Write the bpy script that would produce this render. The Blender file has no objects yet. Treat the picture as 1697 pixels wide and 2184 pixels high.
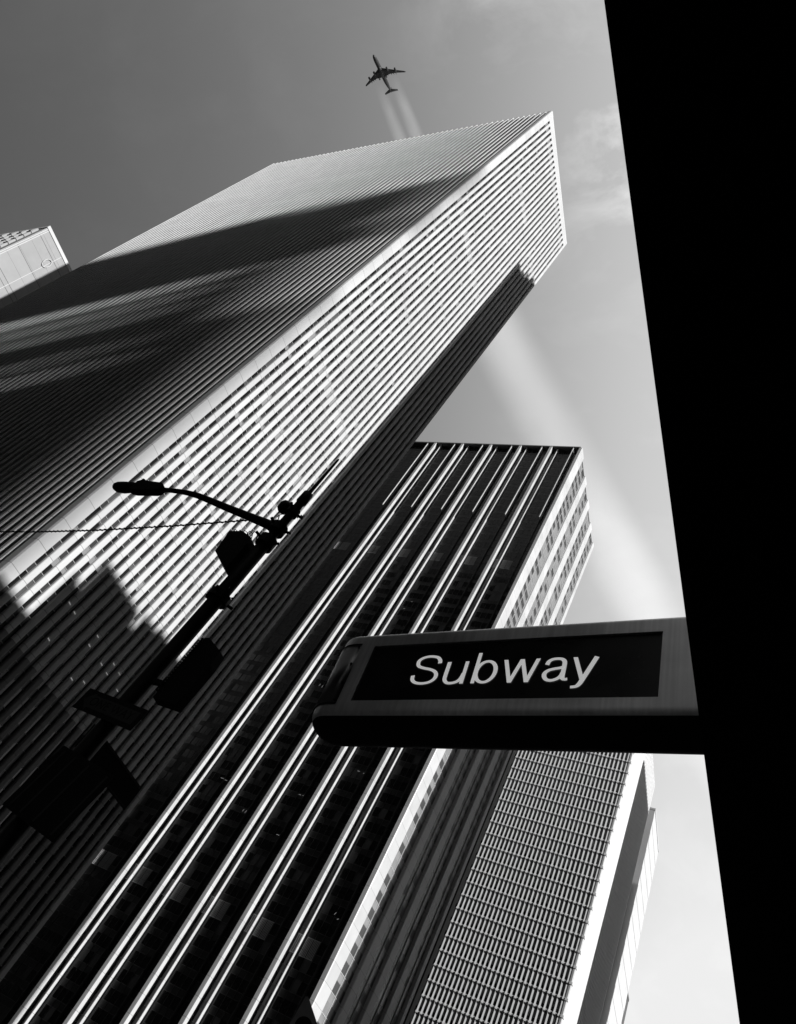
import bpy, bmesh, math, random
from mathutils import Vector, Matrix
random.seed(7)
R = math.radians
sc = bpy.context.scene
COL = sc.collection
GZ = -1.6                       # street level (the lens is the origin, 1.6 m above it)

# ------------------------------------------------------------------ camera
W_, H_ = 796, 1024
F_PX, CX, CY = 1599.494, 839.654, 1122.674          # on a 1697 x 2184 frame
right = Vector((0.8711132, 0.2393629, 0.4287973))
down = Vector((0.0833729, 0.7884069, -0.6094781))
fwd = Vector((-0.4839532, 0.5666745, 0.6668353))
cam_d = bpy.data.cameras.new('camera')
cam = bpy.data.objects.new('camera', cam_d)
COL.objects.link(cam)
m3 = Matrix((right, -down, -fwd)).transposed()
cam.matrix_world = m3.to_4x4()
cam_d.sensor_fit = 'VERTICAL'
cam_d.sensor_height = 36.0
cam_d.lens = 36.0 * F_PX / 2184
cam_d.shift_x = (848.5 - CX) / 2184
cam_d.shift_y = (CY - 1092) / 2184
cam_d.clip_start = 0.05
cam_d.clip_end = 60000
sc.camera = cam


def project(p):
    c = (right.dot(p), down.dot(p), fwd.dot(p))
    if c[2] < 0.01:
        return None
    return (CX + F_PX * c[0] / c[2], CY + F_PX * c[1] / c[2])


def seen_area(quad):
    """projected area of a quad in the photo, 0 outside the frame or behind the big sign"""
    q = [project(Vector(p)) for p in quad]
    if any(v is None for v in q):
        return 0
    mx = sum(v[0] for v in q) / len(q); my = sum(v[1] for v in q) / len(q)
    if not (0 < mx < 1288 + .132 * my and 0 < my < 2184):
        return 0
    if mx > 690 and 1330 < my < 1612:
        return 0
    a = 0
    for i in range(len(q)):
        x0, y0 = q[i]; x1, y1 = q[(i + 1) % len(q)]
        a += x0 * y1 - x1 * y0
    return abs(a) / 2


# ------------------------------------------------------------------ materials (black and white picture: all neutral)
def mat(name, base, rough=.6, metal=0., spec=.5, noise=.0, nscale=.5, joint=None, bump=0., streak=0.):
    m = bpy.data.materials.new(name)
    m.use_nodes = True
    nt = m.node_tree; N = nt.nodes; L = nt.links
    b = N['Principled BSDF']
    b.inputs['Roughness'].default_value = rough
    b.inputs['Metallic'].default_value = metal
    b.inputs['Specular IOR Level'].default_value = spec
    tc = N.new('ShaderNodeTexCoord')
    val = N.new('ShaderNodeValue'); val.outputs[0].default_value = base
    cur = val.outputs[0]
    if noise:
        n = N.new('ShaderNodeTexNoise'); n.inputs['Scale'].default_value = nscale
        n.inputs['Detail'].default_value = 6
        L.new(tc.outputs['Object'], n.inputs['Vector'])
        mr = N.new('ShaderNodeMapRange')
        mr.inputs['From Min'].default_value = .3; mr.inputs['From Max'].default_value = .7
        mr.inputs['To Min'].default_value = 1 - noise; mr.inputs['To Max'].default_value = 1 + noise * .3
        L.new(n.outputs['Fac'], mr.inputs['Value'])
        mu = N.new('ShaderNodeMath'); mu.operation = 'MULTIPLY'
        L.new(cur, mu.inputs[0]); L.new(mr.outputs[0], mu.inputs[1]); cur = mu.outputs[0]
        mr2 = N.new('ShaderNodeMapRange')
        mr2.inputs['To Min'].default_value = max(.02, rough - .12); mr2.inputs['To Max'].default_value = min(1, rough + .12)
        L.new(n.outputs['Fac'], mr2.inputs['Value']); L.new(mr2.outputs[0], b.inputs['Roughness'])
    if streak:
        mp = N.new('ShaderNodeMapping'); mp.inputs['Scale'].default_value = (1, 1, .02)
        L.new(tc.outputs['Object'], mp.inputs['Vector'])
        n = N.new('ShaderNodeTexNoise'); n.inputs['Scale'].default_value = streak
        n.inputs['Detail'].default_value = 5
        L.new(mp.outputs[0], n.inputs['Vector'])
        mr = N.new('ShaderNodeMapRange')
        mr.inputs['From Min'].default_value = .3; mr.inputs['From Max'].default_value = .7
        mr.inputs['To Min'].default_value = .82; mr.inputs['To Max'].default_value = 1.06
        L.new(n.outputs['Fac'], mr.inputs['Value'])
        mu = N.new('ShaderNodeMath'); mu.operation = 'MULTIPLY'
        L.new(cur, mu.inputs[0]); L.new(mr.outputs[0], mu.inputs[1]); cur = mu.outputs[0]
    if joint:                                        # thin horizontal panel joints every `joint` metres
        sx = N.new('ShaderNodeSeparateXYZ'); L.new(tc.outputs['Object'], sx.inputs[0])
        dv = N.new('ShaderNodeMath'); dv.operation = 'DIVIDE'; dv.inputs[1].default_value = joint
        L.new(sx.outputs['Z'], dv.inputs[0])
        fr = N.new('ShaderNodeMath'); fr.operation = 'FRACT'; L.new(dv.outputs[0], fr.inputs[0])
        lt = N.new('ShaderNodeMath'); lt.operation = 'LESS_THAN'; lt.inputs[1].default_value = .022
        L.new(fr.outputs[0], lt.inputs[0])
        fl = N.new('ShaderNodeMath'); fl.operation = 'FLOOR'; L.new(dv.outputs[0], fl.inputs[0])
        wn = N.new('ShaderNodeTexWhiteNoise'); wn.noise_dimensions = '4D'
        L.new(fl.outputs[0], wn.inputs['W'])
        oi = N.new('ShaderNodeObjectInfo'); L.new(oi.outputs['Location'], wn.inputs['Vector'])
        m1 = N.new('ShaderNodeMapRange'); m1.inputs['To Min'].default_value = .93; m1.inputs['To Max'].default_value = 1.03
        L.new(wn.outputs['Value'], m1.inputs['Value'])
        m2 = N.new('ShaderNodeMath'); m2.operation = 'MULTIPLY_ADD'
        m2.inputs[1].default_value = -.45; L.new(lt.outputs[0], m2.inputs[0]); L.new(m1.outputs[0], m2.inputs[2])
        mu = N.new('ShaderNodeMath'); mu.operation = 'MULTIPLY'
        L.new(cur, mu.inputs[0]); L.new(m2.outputs[0], mu.inputs[1]); cur = mu.outputs[0]
    cb = N.new('ShaderNodeCombineColor')
    for i in range(3):
        L.new(cur, cb.inputs[i])
    L.new(cb.outputs[0], b.inputs['Base Color'])
    if bump:
        n = N.new('ShaderNodeTexNoise'); n.inputs['Scale'].default_value = nscale * 6
        n.inputs['Detail'].default_value = 4
        L.new(tc.outputs['Object'], n.inputs['Vector'])
        bp = N.new('ShaderNodeBump'); bp.inputs['Strength'].default_value = bump
        bp.inputs['Distance'].default_value = .02
        L.new(n.outputs['Fac'], bp.inputs['Height']); L.new(bp.outputs[0], b.inputs['Normal'])
    return m


M = {
    'white_stone': mat('white_stone', .65, .7, noise=.10, nscale=.12, joint=3.65),
    'rib_stone': mat('rib_stone', .68, .7, noise=.10, nscale=.1, joint=3.65),
    'white_wall': mat('white_wall', .64, .75, noise=.08, nscale=.1),
    'light_metal': mat('light_metal', .66, .45, noise=.12, nscale=.2, joint=3.62),
    'dark_wall': mat('dark_wall', .02, .5, noise=.3, nscale=.2),
    'dark_glass': mat('dark_glass', .014, .12, spec=.6, noise=.3, nscale=.4),
    'black_glass': mat('black_glass', .012, .15, spec=.4, noise=.4, nscale=.5),
    'spandrel': mat('spandrel', .085, .4, noise=.2, nscale=.5),
    'dark_spandrel': mat('dark_spandrel', .02, .35, noise=.5, nscale=.35),
    'blind': mat('blind', .26, .7, noise=.15, nscale=.4),
    'dim_blind': mat('dim_blind', .05, .6, noise=.3, nscale=.4),
    'frame': mat('frame', .36, .4, noise=.1),
    'dark_frame': mat('dark_frame', .12, .4, noise=.2),
    'grey_pane': mat('grey_pane', .06, .35, noise=.25, nscale=.25),
    'pale_pane': mat('pale_pane', .30, .4, noise=.2, nscale=.25),
    'limestone': mat('limestone', .40, .8, noise=.10, nscale=.25, joint=5.2),
    'black_paint': mat('black_paint', .006, .6, spec=.15, noise=.4, nscale=3, bump=.2),
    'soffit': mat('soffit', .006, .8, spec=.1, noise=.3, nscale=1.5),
    'steel': mat('steel', .85, .42, metal=.9, noise=.5, nscale=1.6, streak=45),
    'steel_end': mat('steel_end', .14, .35, metal=.9, noise=.3, nscale=4),
    'sign_black': mat('sign_black', .010, .28, spec=.5, noise=.6, nscale=4, streak=14),
    'plate_black': mat('plate_black', .004, .6, spec=.2, noise=.3, nscale=3),
    'plate_grey': mat('plate_grey', .02, .5, noise=.2, nscale=4),
    'plane_paint': mat('plane_paint', .06, .4, spec=.2, noise=.15, nscale=.1),
    'asphalt': mat('asphalt', .05, .9, noise=.4, nscale=.6, bump=.4),
    'pavement': mat('pavement', .10, .9, noise=.3, nscale=.8, bump=.3),
    'kerb': mat('kerb', .2, .85, noise=.2, nscale=1),
    'road_paint': mat('road_paint', .6, .8, noise=.3, nscale=2),
    'grey_facade': mat('grey_facade', .06, .8, noise=.2, nscale=.2, joint=3.6),
}


def emit_mat(name, base, e):
    m = mat(name, base, .5, noise=.08, nscale=9)
    b = m.node_tree.nodes['Principled BSDF']
    b.inputs['Emission Color'].default_value = (1, 1, 1, 1)
    b.inputs['Emission Strength'].default_value = e
    return m


M['low_spandrel'] = mat('low_spandrel', .045, .3, noise=.2, nscale=.5)
M['shade_stone'] = mat('shade_stone', .20, .5, noise=.3, nscale=.3, joint=3.65)  # stone darkened in colour where the tower base lies in shade
M['white_cap'] = mat('white_cap', .8, .7, noise=.05, nscale=.2)
M['pale_rib'] = mat('pale_rib', .64, .7, noise=.08, nscale=.1)
M['steel_under_shade'] = mat('steel_under_shade', .012, .7, spec=.2, noise=.3, nscale=3)  # black colour stands in for the shade under the sign box
M['letter'] = emit_mat('letter', .75, .38)            # glow added to brighten the letters
M['ceiling_lamp'] = emit_mat('ceiling_lamp', .8, .28)


# ------------------------------------------------------------------ builders
def obj(name, me_or_mb, m=None, parent=None, loc=None):
    me = me_or_mb.mesh(name, m) if isinstance(me_or_mb, MB) else me_or_mb
    o = bpy.data.objects.new(name, me)
    COL.objects.link(o)
    if parent is not None:
        o.parent = parent
    if loc is not None:
        o.location = loc
    return o


def thing(name, label, cat, loc=(0, 0, 0), group=None, kind=None, rot=None):
    o = bpy.data.objects.new(name, None)
    o.empty_display_size = .2
    COL.objects.link(o)
    o.location = loc
    if rot is not None:
        o.rotation_euler = rot
    o['label'] = label; o['category'] = cat
    if group: o['group'] = group
    if kind: o['kind'] = kind
    return o


def tag(o, label=None, cat=None, group=None, kind=None):
    if label: o['label'] = label
    if cat: o['category'] = cat
    if group: o['group'] = group
    if kind: o['kind'] = kind
    return o


class MB:
    """collects polygons, makes one mesh; `o` is subtracted from every point"""
    def __init__(s, o=(0, 0, 0)):
        s.v = []; s.f = []; s.mi = []; s.o = Vector(o); s.smooth = False

    def poly(s, pts, mi=0):
        n = len(s.v)
        s.v += [tuple(Vector(p) - s.o) for p in pts]
        s.f.append(tuple(range(n, n + len(pts)))); s.mi.append(mi)

    def box(s, x0, x1, y0, y1, z0, z1, mi=0):
        n = len(s.v)
        for z in (z0, z1):
            for x, y in ((x0, y0), (x1, y0), (x1, y1), (x0, y1)):
                s.v.append(tuple(Vector((x, y, z)) - s.o))
        for f in ((3, 2, 1, 0), (4, 5, 6, 7), (0, 1, 5, 4), (1, 2, 6, 5), (2, 3, 7, 6), (3, 0, 4, 7)):
            s.f.append(tuple(n + i for i in f)); s.mi.append(mi)
        return s

    def prism(s, plan, z0, z1, mi=0):
        """plan: list of (x, y), counter-clockwise seen from above"""
        n = len(s.v); k = len(plan)
        for z in (z0, z1):
            for x, y in plan:
                s.v.append(tuple(Vector((x, y, z)) - s.o))
        s.f.append(tuple(n + i for i in reversed(range(k)))); s.mi.append(mi)
        s.f.append(tuple(n + k + i for i in range(k))); s.mi.append(mi)
        for i in range(k):
            j = (i + 1) % k
            s.f.append((n + i, n + j, n + k + j, n + k + i)); s.mi.append(mi)
        return s

    def prism_y(s, prof, y0, y1, mi=0):
        """prof: list of (x, z), extruded along y"""
        n = len(s.v); k = len(prof)
        for y in (y0, y1):
            for x, z in prof:
                s.v.append(tuple(Vector((x, y, z)) - s.o))
        s.f.append(tuple(n + i for i in range(k))); s.mi.append(mi)
        s.f.append(tuple(n + k + i for i in reversed(range(k)))); s.mi.append(mi)
        for i in range(k):
            j = (i + 1) % k
            s.f.append((n + j, n + i, n + k + i, n + k + j)); s.mi.append(mi)
        return s

    def tube(s, pts, rad, seg=10, mi=0, cap=True):
        pts = [Vector(p) for p in pts]
        if not hasattr(rad, '__len__'): rad = [rad] * len(pts)
        rings = []
        for i, p in enumerate(pts):
            a = pts[max(0, i - 1)]; b = pts[min(len(pts) - 1, i + 1)]
            t = (b - a).normalized()
            ref = Vector((0, 0, 1)) if abs(t.z) < .9 else Vector((1, 0, 0))
            u = t.cross(ref).normalized(); w = t.cross(u)
            n = len(s.v)
            for q in range(seg):
                an = 2 * math.pi * q / seg
                s.v.append(tuple(p + (u * math.cos(an) + w * math.sin(an)) * rad[i] - s.o))
            rings.append(n)
        for i in range(len(rings) - 1):
            for q in range(seg):
                r = (q + 1) % seg
                s.f.append((rings[i] + q, rings[i] + r, rings[i + 1] + r, rings[i + 1] + q)); s.mi.append(mi)
        if cap:
            s.f.append(tuple(rings[0] + q for q in reversed(range(seg)))); s.mi.append(mi)
            s.f.append(tuple(rings[-1] + q for q in range(seg))); s.mi.append(mi)
        return s

    def mesh(s, name, m):
        me = bpy.data.meshes.new(name)
        me.from_pydata(s.v, [], s.f)
        for x in (m if isinstance(m, (list, tuple)) else [m]):
            me.materials.append(M[x] if isinstance(x, str) else x)
        me.polygons.foreach_set('material_index', s.mi)
        bm = bmesh.new(); bm.from_mesh(me)
        bmesh.ops.recalc_face_normals(bm, faces=bm.faces)
        bm.to_mesh(me); bm.free()
        if s.smooth:
            me.polygons.foreach_set('use_smooth', [True] * len(me.polygons))
        me.update()
        return me


def window_parts(root, cells, mats, build, base):
    """cells: list of (quad, data).  The 100 that show largest become parts, the others one part (stuff)."""
    order = sorted(cells, key=lambda c: -seen_area(c[0]))
    for quad, data in order[:99]:
        c = Vector(quad[0])
        mb = MB(c); build(mb, data)
        obj('window', mb, mats, root, c - base)
    mb = MB(base)
    for quad, data in order[99:]:
        build(mb, data)
    o = obj('window_grid', mb, mats, root)
    o['kind'] = 'stuff'


# ------------------------------------------------------------------ ground, road, pavements
def struct(name, mb, m):
    o = obj(name, mb, m); o['kind'] = 'structure'; return o


struct('ground', MB().box(-3000, 3000, -3000, 3000, GZ - .5, GZ - .13), 'asphalt')
mb = MB(); mb.poly([(-62, -900, GZ - .126), (-8.6, -900, GZ - .126), (-8.6, 1500, GZ - .126), (-62, 1500, GZ - .126)])
struct('road', mb, 'asphalt')
mb = MB()
for lx in (-20, -31, -42, -52):
    for k in range(-10, 40):
        y = k * 12
        mb.poly([(lx - .07, y, GZ - .122), (lx + .07, y, GZ - .122), (lx + .07, y + 4, GZ - .122), (lx - .07, y + 4, GZ - .122)])
struct('road_marking', mb, 'road_paint')
struct('pavement', MB().box(-8.4, 12, -900, 1500, GZ - .129, GZ), 'pavement')
struct('far_pavement', MB().box(-330, -62.2, -900, 1500, GZ - .129, GZ), 'pavement')
struct('kerb', MB().box(-8.6, -8.4, -900, 1500, GZ - .129, GZ + .003).box(-62.2, -62, -900, 1500, GZ - .129, GZ + .003), 'kerb')

# ------------------------------------------------------------------ tower one: the big ribbed slab
B = Vector((-116, 53, GZ))
t1 = thing('ribbed_office_tower', 'huge white ribbed skyscraper slab under the airplane, its broad left side half in shadow', 'skyscraper', B,
           group='ribbed modern skyscrapers along the avenue')
T1X, T1Y0, T1Y1, T1XL, T1H = -69.0, 35.94, 71.37, -164.5, 218.7
obj('wall', MB(B).box(T1XL + .4, T1X - .42, T1Y0 + .42, T1Y1 - .1, GZ, 217.2), 'dark_wall', t1)
# blank parapet band over the east windows, butting the piers
obj('parapet', MB(B).box(T1X - .41, T1X - .02, 37.4, T1Y1 - .8, 215.2, T1H - .1), 'white_stone', t1)
obj('corner_pier', MB(B).prism([(T1X - 1.25, T1Y0), (T1X - .3, T1Y0), (T1X - .06, T1Y0 + .12), (T1X, T1Y0 + .36), (T1X, 37.62), (T1X - .08, 37.66), (T1X - .4, 37.66), (T1X - .4, T1Y0 + .4), (T1X - 1.25, T1Y0 + .4)], GZ, T1H), 'white_stone', t1)
OP0, PIT, OPW = 37.66, 1.403, .61
NB = 24
pier_me = None
for k in range(NB):
    y0 = OP0 + PIT * k + OPW
    y1 = OP0 + PIT * (k + 1) if k < NB - 1 else T1Y1
    plan = [(T1X - .4, y0), (T1X - .12, y0), (T1X - .03, y0 + .06), (T1X, y0 + .16), (T1X, y1 - .16), (T1X - .03, y1 - .06), (T1X - .12, y1), (T1X - .4, y1)]
    c = Vector((T1X, y0, GZ))
    if k < NB - 1:
        if pier_me is None:
            pier_me = MB(c).prism(plan, 26.99, 215.19).prism(plan, GZ, 26.98, 1).mesh('pier', ['white_stone', 'shade_stone'])
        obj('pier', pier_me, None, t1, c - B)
    else:
        obj('corner_pier', MB(B).prism(plan, GZ, T1H), 'white_stone', t1)
# ribs of the long north side
rib_me = None
RP = 1.527
nr = int((T1X - 1.25 - T1XL) / RP)
for k in range(nr):
    x1 = T1X - 1.25 - .62 - RP * k
    x0 = x1 - .58
    c = Vector((x1, T1Y0, GZ))
    if rib_me is None:
        rib_me = MB(c).prism([(x0, T1Y0 + .41), (x0, T1Y0 + .06), (x0 + .05, T1Y0), (x1 - .09, T1Y0), (x1, T1Y0 + .07), (x1, T1Y0 + .41)], 30, T1H + .3).prism([(x0, T1Y0 + .41), (x0, T1Y0 + .01), (x1, T1Y0 + .01), (x1, T1Y0 + .41)], GZ, 29.99, 1).mesh('rib', ['rib_stone', 'shade_stone'])
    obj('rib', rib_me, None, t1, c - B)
FL = 3.65
Z0 = 32.2
cells = []
rnd = random.Random(3)
pale_floors = {11: .35, 15: .55, 32: .4, 42: .4, 49: .9}
blindrow = {}
for k in range(NB):
    y0 = OP0 + PIT * k + .004; y1 = y0 + OPW - .008
    for n in range(-9, 51):
        z0 = Z0 + FL * n
        z1 = min(z0 + FL, 215.1)
        if z1 - z0 < 1: continue
        x = T1X - .385
        r = rnd.random()
        kind = 0
        if n in pale_floors and rnd.random() < pale_floors[n]: kind = 2
        elif n in (1, 6) and r < .7: kind = 1
        elif n in (9, 13, 20, 27) and r < .4: kind = 1
        elif r < .10: kind = 1
        elif r < .24: kind = 3
        elif r < .38: kind = 4
        bl = rnd.uniform(.45, 1.5)
        cells.append((((x, y0, z0), (x, y1, z0), (x, y1, z1), (x, y0, z1)), (x, y0, y1, z0, z1, kind, bl)))


def build_t1(mb, d):
    x, y0, y1, z0, z1, kind, bl = d
    sp = z0 + 1.2
    def q(xx, a, b, mi):
        mb.poly([(xx, y0, a), (xx, y1, a), (xx, y1, b), (xx, y0, b)], mi)
    q(x, z0, sp, 5)
    if kind == 2:
        q(x, sp, z1, 2)
    elif kind == 1:
        q(x, sp, z1 - bl, 0); q(x, z1 - bl, z1, 2)
    elif kind == 3:
        q(x, sp, z1 - .9 * bl, 0); q(x, z1 - .9 * bl, z1, 1)
    elif kind == 4:
        q(x, sp, z1, 1)
    else:
        q(x, sp, z1, 0)
    for zz in (z0 + .02, sp):
        mb.box(x - .001, x + .07, y0, y1, zz - .035, zz + .035, 4)
    if bl > 1.1:
        mb.box(x - .001, x + .05, y0, y1, sp + 1.5, sp + 1.55, 4)


window_parts(t1, cells, ['dark_glass', 'spandrel', 'blind', 'black_glass', 'frame', 'low_spandrel'], build_t1, B)
# east wall strips under the windows
# office ceiling lamps shining through dark panes
def lamp_bar(root, base, p, d, n):
    p = Vector(p); a = p; b = p + Vector(d)
    mb = MB(p); mb.tube([a, b], .035, 5)
    obj('ceiling_light', mb, 'ceiling_lamp', root, p - base)


for (y, z) in [(43.83, 33.95), (45.13, 33.82), (45.3, 29.9), (49.57, 33.16), (49.5, 34.54), (52.56, 33.11), (53.86, 34.33), (54.05, 33.01),
               (55.4, 34.24), (50.97, 29.43), (52.51, 30.33), (56.83, 32.92), (58.1, 34.05), (59.67, 33.98)]:
    lamp_bar(t1, B, (T1X + .03, y, z), (.01, .42, -.05), 0)

# ------------------------------------------------------------------ tower two: dark front with white fins
B = Vector((-100, 158, GZ))
t2 = thing('finned_office_tower', 'dark glass skyscraper with bright vertical metal fins, standing behind the sign', 'skyscraper', B,
           group='ribbed modern skyscrapers along the avenue')
T2Y, T2G, T2Y1, T2H = 137.06, 138.75, 180.0, 212.0
T2XL = -136.0
obj('wall', MB(B).box(T2XL, -69.62, T2G + .02, T2Y1 - .02, GZ, 211.4), 'dark_wall', t2)
obj('parapet', MB(B).box(T2XL, -69.65, T2Y + .12, T2Y1, 211.5, T2H), 'dark_frame', t2)
obj('corner_pier', MB(B).prism([(-69.9, T2Y), (-69.0, T2Y), (-68.85, T2Y + .2), (-68.85, 141.3), (-69.0, 141.4), (-69.9, 141.4)], GZ, 211.24), 'light_metal', t2)
MOD = 11.05
W0 = -80.25
wide_me = narrow_me = short_me = mull_me = None
for k in range(5):
    x = W0 - MOD * k
    c = Vector((x, T2Y, GZ))
    if wide_me is None:
        wide_me = MB(c).prism([(x, T2G), (x, T2Y + .08), (x + .08, T2Y), (x + .90, T2Y), (x + .98, T2Y + .08), (x + .98, T2G)], GZ, 211.4).mesh('wide_fin', 'light_metal')
    obj('wide_fin', wide_me, None, t2, c - B)
for k in range(5):
    x = -77.55 - 11.08 * k
    c = Vector((x, T2G, GZ))
    if narrow_me is None:
        narrow_me = MB(c).prism([(x, T2G), (x, T2G - .88), (x + .04, T2G - .93), (x + .18, T2G - .93), (x + .22, T2G - .88), (x + .22, T2G)], GZ, 211.4).mesh('narrow_fin', 'light_metal')
    obj('narrow_fin', narrow_me, None, t2, c - B)
for k in range(6):
    x = -72.15 - 11.02 * k
    c = Vector((x, T2G, GZ))
    if short_me is None:
        short_me = MB(c).prism([(x, T2G), (x, T2G - 1.48), (x + .05, T2G - 1.53), (x + .25, T2G - 1.53), (x + .3, T2G - 1.48), (x + .3, T2G)], 172.5, 211.4).mesh('short_fin', 'light_metal')
        mull_me = MB(c).box(x + .08, x + .22, T2G - .5, T2G, GZ, 172.49).mesh('mullion', 'dark_frame')
    obj('short_fin', short_me, None, t2, c - B)
    obj('mullion', mull_me, None, t2, c - B)
FL2 = 3.62
ZB2 = 37.0
cells = []
rnd = random.Random(11)
for k in range(6):
    w = W0 - MOD * (k - 1)             # the fin (or corner) at the right end of the bay
    sx = -72.15 - 11.02 * k
    nx = -76.93 - 11.08 * k
    cols = [(nx + .06, nx + 1.55), (nx + 1.63, nx + 3.1), (nx + 3.18, sx + .06), (sx + .34, w - .05 if k else -69.92)]
    if k < 5 or True:
        lw = W0 - MOD * k + .86
        cols.append((lw + .05, lw + 2.05))
    for (xa, xb) in cols:
        if xb - xa < .15: continue
        for n in range(-10, 48):
            z0 = ZB2 + FL2 * n
            z1 = z0 + FL2
            if z1 > 211: continue
            louver = n in (0, 32, 31) and abs(xa - (nx + .06)) < 2.2 and (n != 31)
            cells.append((((xa, T2G, z0), (xb, T2G, z0), (xb, T2G, z1), (xa, T2G, z1)), (xa, xb, z0, z1, rnd.random(), n == 0 or n == 31, xa < nx + 3)))


def build_t2(mb, d):
    xa, xb, z0, z1, r, lv, near = d
    y = T2G - .02
    zs = z0 + 1.35
    if lv and near and xb - xa > 1.2:
        mb.poly([(xa, y, z0), (xb, y, z0), (xb, y, z1), (xa, y, z1)], 2)
        for zz in (z0 + .06, z1 - .12):
            mb.box(xa, xb, y - .06, y - .001, zz, zz + .1, 4)
        n = 5
        for i in range(n):
            xx = xa + (xb - xa) * (i + .1) / n
            mb.box(xx, xx + .09, y - .06, y - .001, z0 + .17, z1 - .13, 4)
        return
    mb.poly([(xa, y, z0), (xb, y, z0), (xb, y, zs), (xa, y, zs)], 1)
    mb.poly([(xa, y, zs), (xb, y, zs), (xb, y, z1), (xa, y, z1)], 3 if r < .14 else 0)
    mb.box(xa, xb, y - .05, y - .001, zs - .05, zs + .02, 2)
    if r > .3:
        mb.box(xa, xb, y - .04, y - .001, z0 - .03, z0 + .03, 2)
    mb.box(xa - .03, xa + .03, y - .06, y - .001, z0 + .04, z1 - .04, 2)


window_parts(t2, cells, ['black_glass', 'dark_spandrel', 'dark_frame', 'dim_blind', 'light_metal'], build_t2, B)
# east side: bright piers, pale panes
pt = []
pm = None
for k in range(4):
    y0 = 148.6 + 10.05 * k; y1 = y0 + 3.5
    if k == 3: y0, y1 = 178.0, T2Y1
    c = Vector((-69, y0, GZ))
    pl = [(-69.6, y0), (-69.0, y0), (-68.85, y0 + .15), (-68.85, y1 - .15), (-69.0, y1), (-69.6, y1)]
    if k < 3:
        if pm is None: pm = MB(c).prism(pl, GZ, 211.2).mesh('pier', 'light_metal')
        obj('pier', pm, None, t2, c - B)
    else:
        obj('pier', MB(c).prism(pl, GZ, 211.2), 'light_metal', t2, c - B)
    ys = [141.4, 152.1, 162.15, 172.2][k]
    ye = y0
    wd = (ye - ys - .3) / 2
    mb = MB(B)
    for n in range(-10, 48):
        z0 = ZB2 + FL2 * n; z1 = z0 + FL2
        if z1 > 211: continue
        for j in range(2):
            a = ys + .1 + j * (wd + .1); b = a + wd
            mb.poly([(-69.58, a, z0), (-69.58, b, z0), (-69.58, b, z0 + 1.5), (-69.58, a, z0 + 1.5)], 1)
            mb.poly([(-69.58, a, z0 + 1.5), (-69.58, b, z0 + 1.5), (-69.58, b, z1), (-69.58, a, z1)], 0 if rnd.random() < .75 else 3)
            mb.box(-69.6, -69.5, a, b, z0 + 1.45, z0 + 1.55, 2)
        for a in (ys + .05, ys + .15 + wd, ye - .1):
            mb.box(-69.6, -69.4, a - .06, a + .06, z0 + .01, z1 - .01, 2)
    o = obj('window_strip', mb, ['grey_pane', 'pale_pane', 'light_metal', 'blind'], t2)
    o['kind'] = 'stuff'
for (x, z, dx, dz) in [(-98, 128, .5, 0), (-97, 131, .4, .2), (-86.8, 113.2, .3, 0), (-85.9, 113.3, .3, 0), (-85.0, 113.2, .3, 0), (-76.5, 107.4, 2.4, .02), (-74.0, 107.3, 1.7, 0), (-75.7, 111.8, 2.2, 0), (-98.5, 93.0, .12, .7),
                       (-97.3, 93.1, .12, .7), (-108, 96.5, .12, .7), (-107, 96.2, .12, .7), (-106.6, 100.2, .12, .7), (-105.6, 100.1, .12, .7), (-95.6, 95.5, .12, .7), (-85.2, 76.4, .6, 0), (-83.6, 76.2, .5, 0),
                       (-117.4, 65.0, .9, 0), (-116.2, 64.8, .9, 0), (-106.5, 59.1, .1, .6), (-105.7, 59.0, .1, .6), (-95.3, 56.8, .8, 0), (-74, 46.0, .2, .5), (-73, 45.4, .3, .2), (-95.7, 66.9, .6, 0), (-94.6, 66.9, .6, 0)]:
    lamp_bar(t2, B, (x, T2G - .12, z), (dx, 0, dz), 0)

# ------------------------------------------------------------------ tower three: fine grid front
B = Vector((-69, 265, GZ))
t3 = thing('gridded_office_tower', 'pale skyscraper with a fine grid of close ribs and floors, below the sign at right', 'skyscraper', B,
           group='ribbed modern skyscrapers along the avenue')
T3X, T3Y, T3Y1, T3H = -48.5, 237.1, 294.5, 193.4
T3XL = -90.4
obj('wall', MB(B).box(T3XL, T3X - .02, T3Y + .5, T3Y1, GZ, T3H - .6), 'white_cap', t3)
obj('roof', MB(B).box(T3XL, T3X, T3Y + .1, T3Y1 + .02, T3H - .59, T3H), 'white_wall', t3)
obj('shade_bay', MB(B).box(-112, T3XL - .02, T3Y + 3, T3Y1 - 3, GZ, 180), 'dark_wall', t3)  # dark block stands in for end ribs lying in shadow
RP3 = 1.425
F3 = 4.55
ZR3 = 158.4 + 4.55 * 7
rm = km = None
ncol = int((T3X - .9 - T3XL) / RP3)
for k in range(ncol):
    x1 = T3X - .9 - RP3 * k
    x0 = x1 - .68
    c = Vector((x1, T3Y, GZ))
    if rm is None:
        rb = MB(c).prism([(x0, T3Y + .49), (x0, T3Y - .02), (x0 + .06, T3Y - .08), (x1 - .06, T3Y + .12), (x1, T3Y + .18), (x1, T3Y + .49)], GZ, T3H - .6)
        for n in range(0, 43):
            z1 = ZR3 - F3 * n
            if z1 > T3H - 1: continue
            rb.prism([(x0 - .10, T3Y + .1), (x0 - .10, T3Y - .22), (x0 - .02, T3Y - .25), (x1 + .34, T3Y - .06), (x1 + .36, T3Y - .03), (x1 + .34, T3Y + .1)], z1 - .60, z1 - .04, 1)
        rm = rb.mesh('rib', ['pale_rib', 'white_cap'])
    obj('rib', rm, None, t3, c - B)
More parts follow.
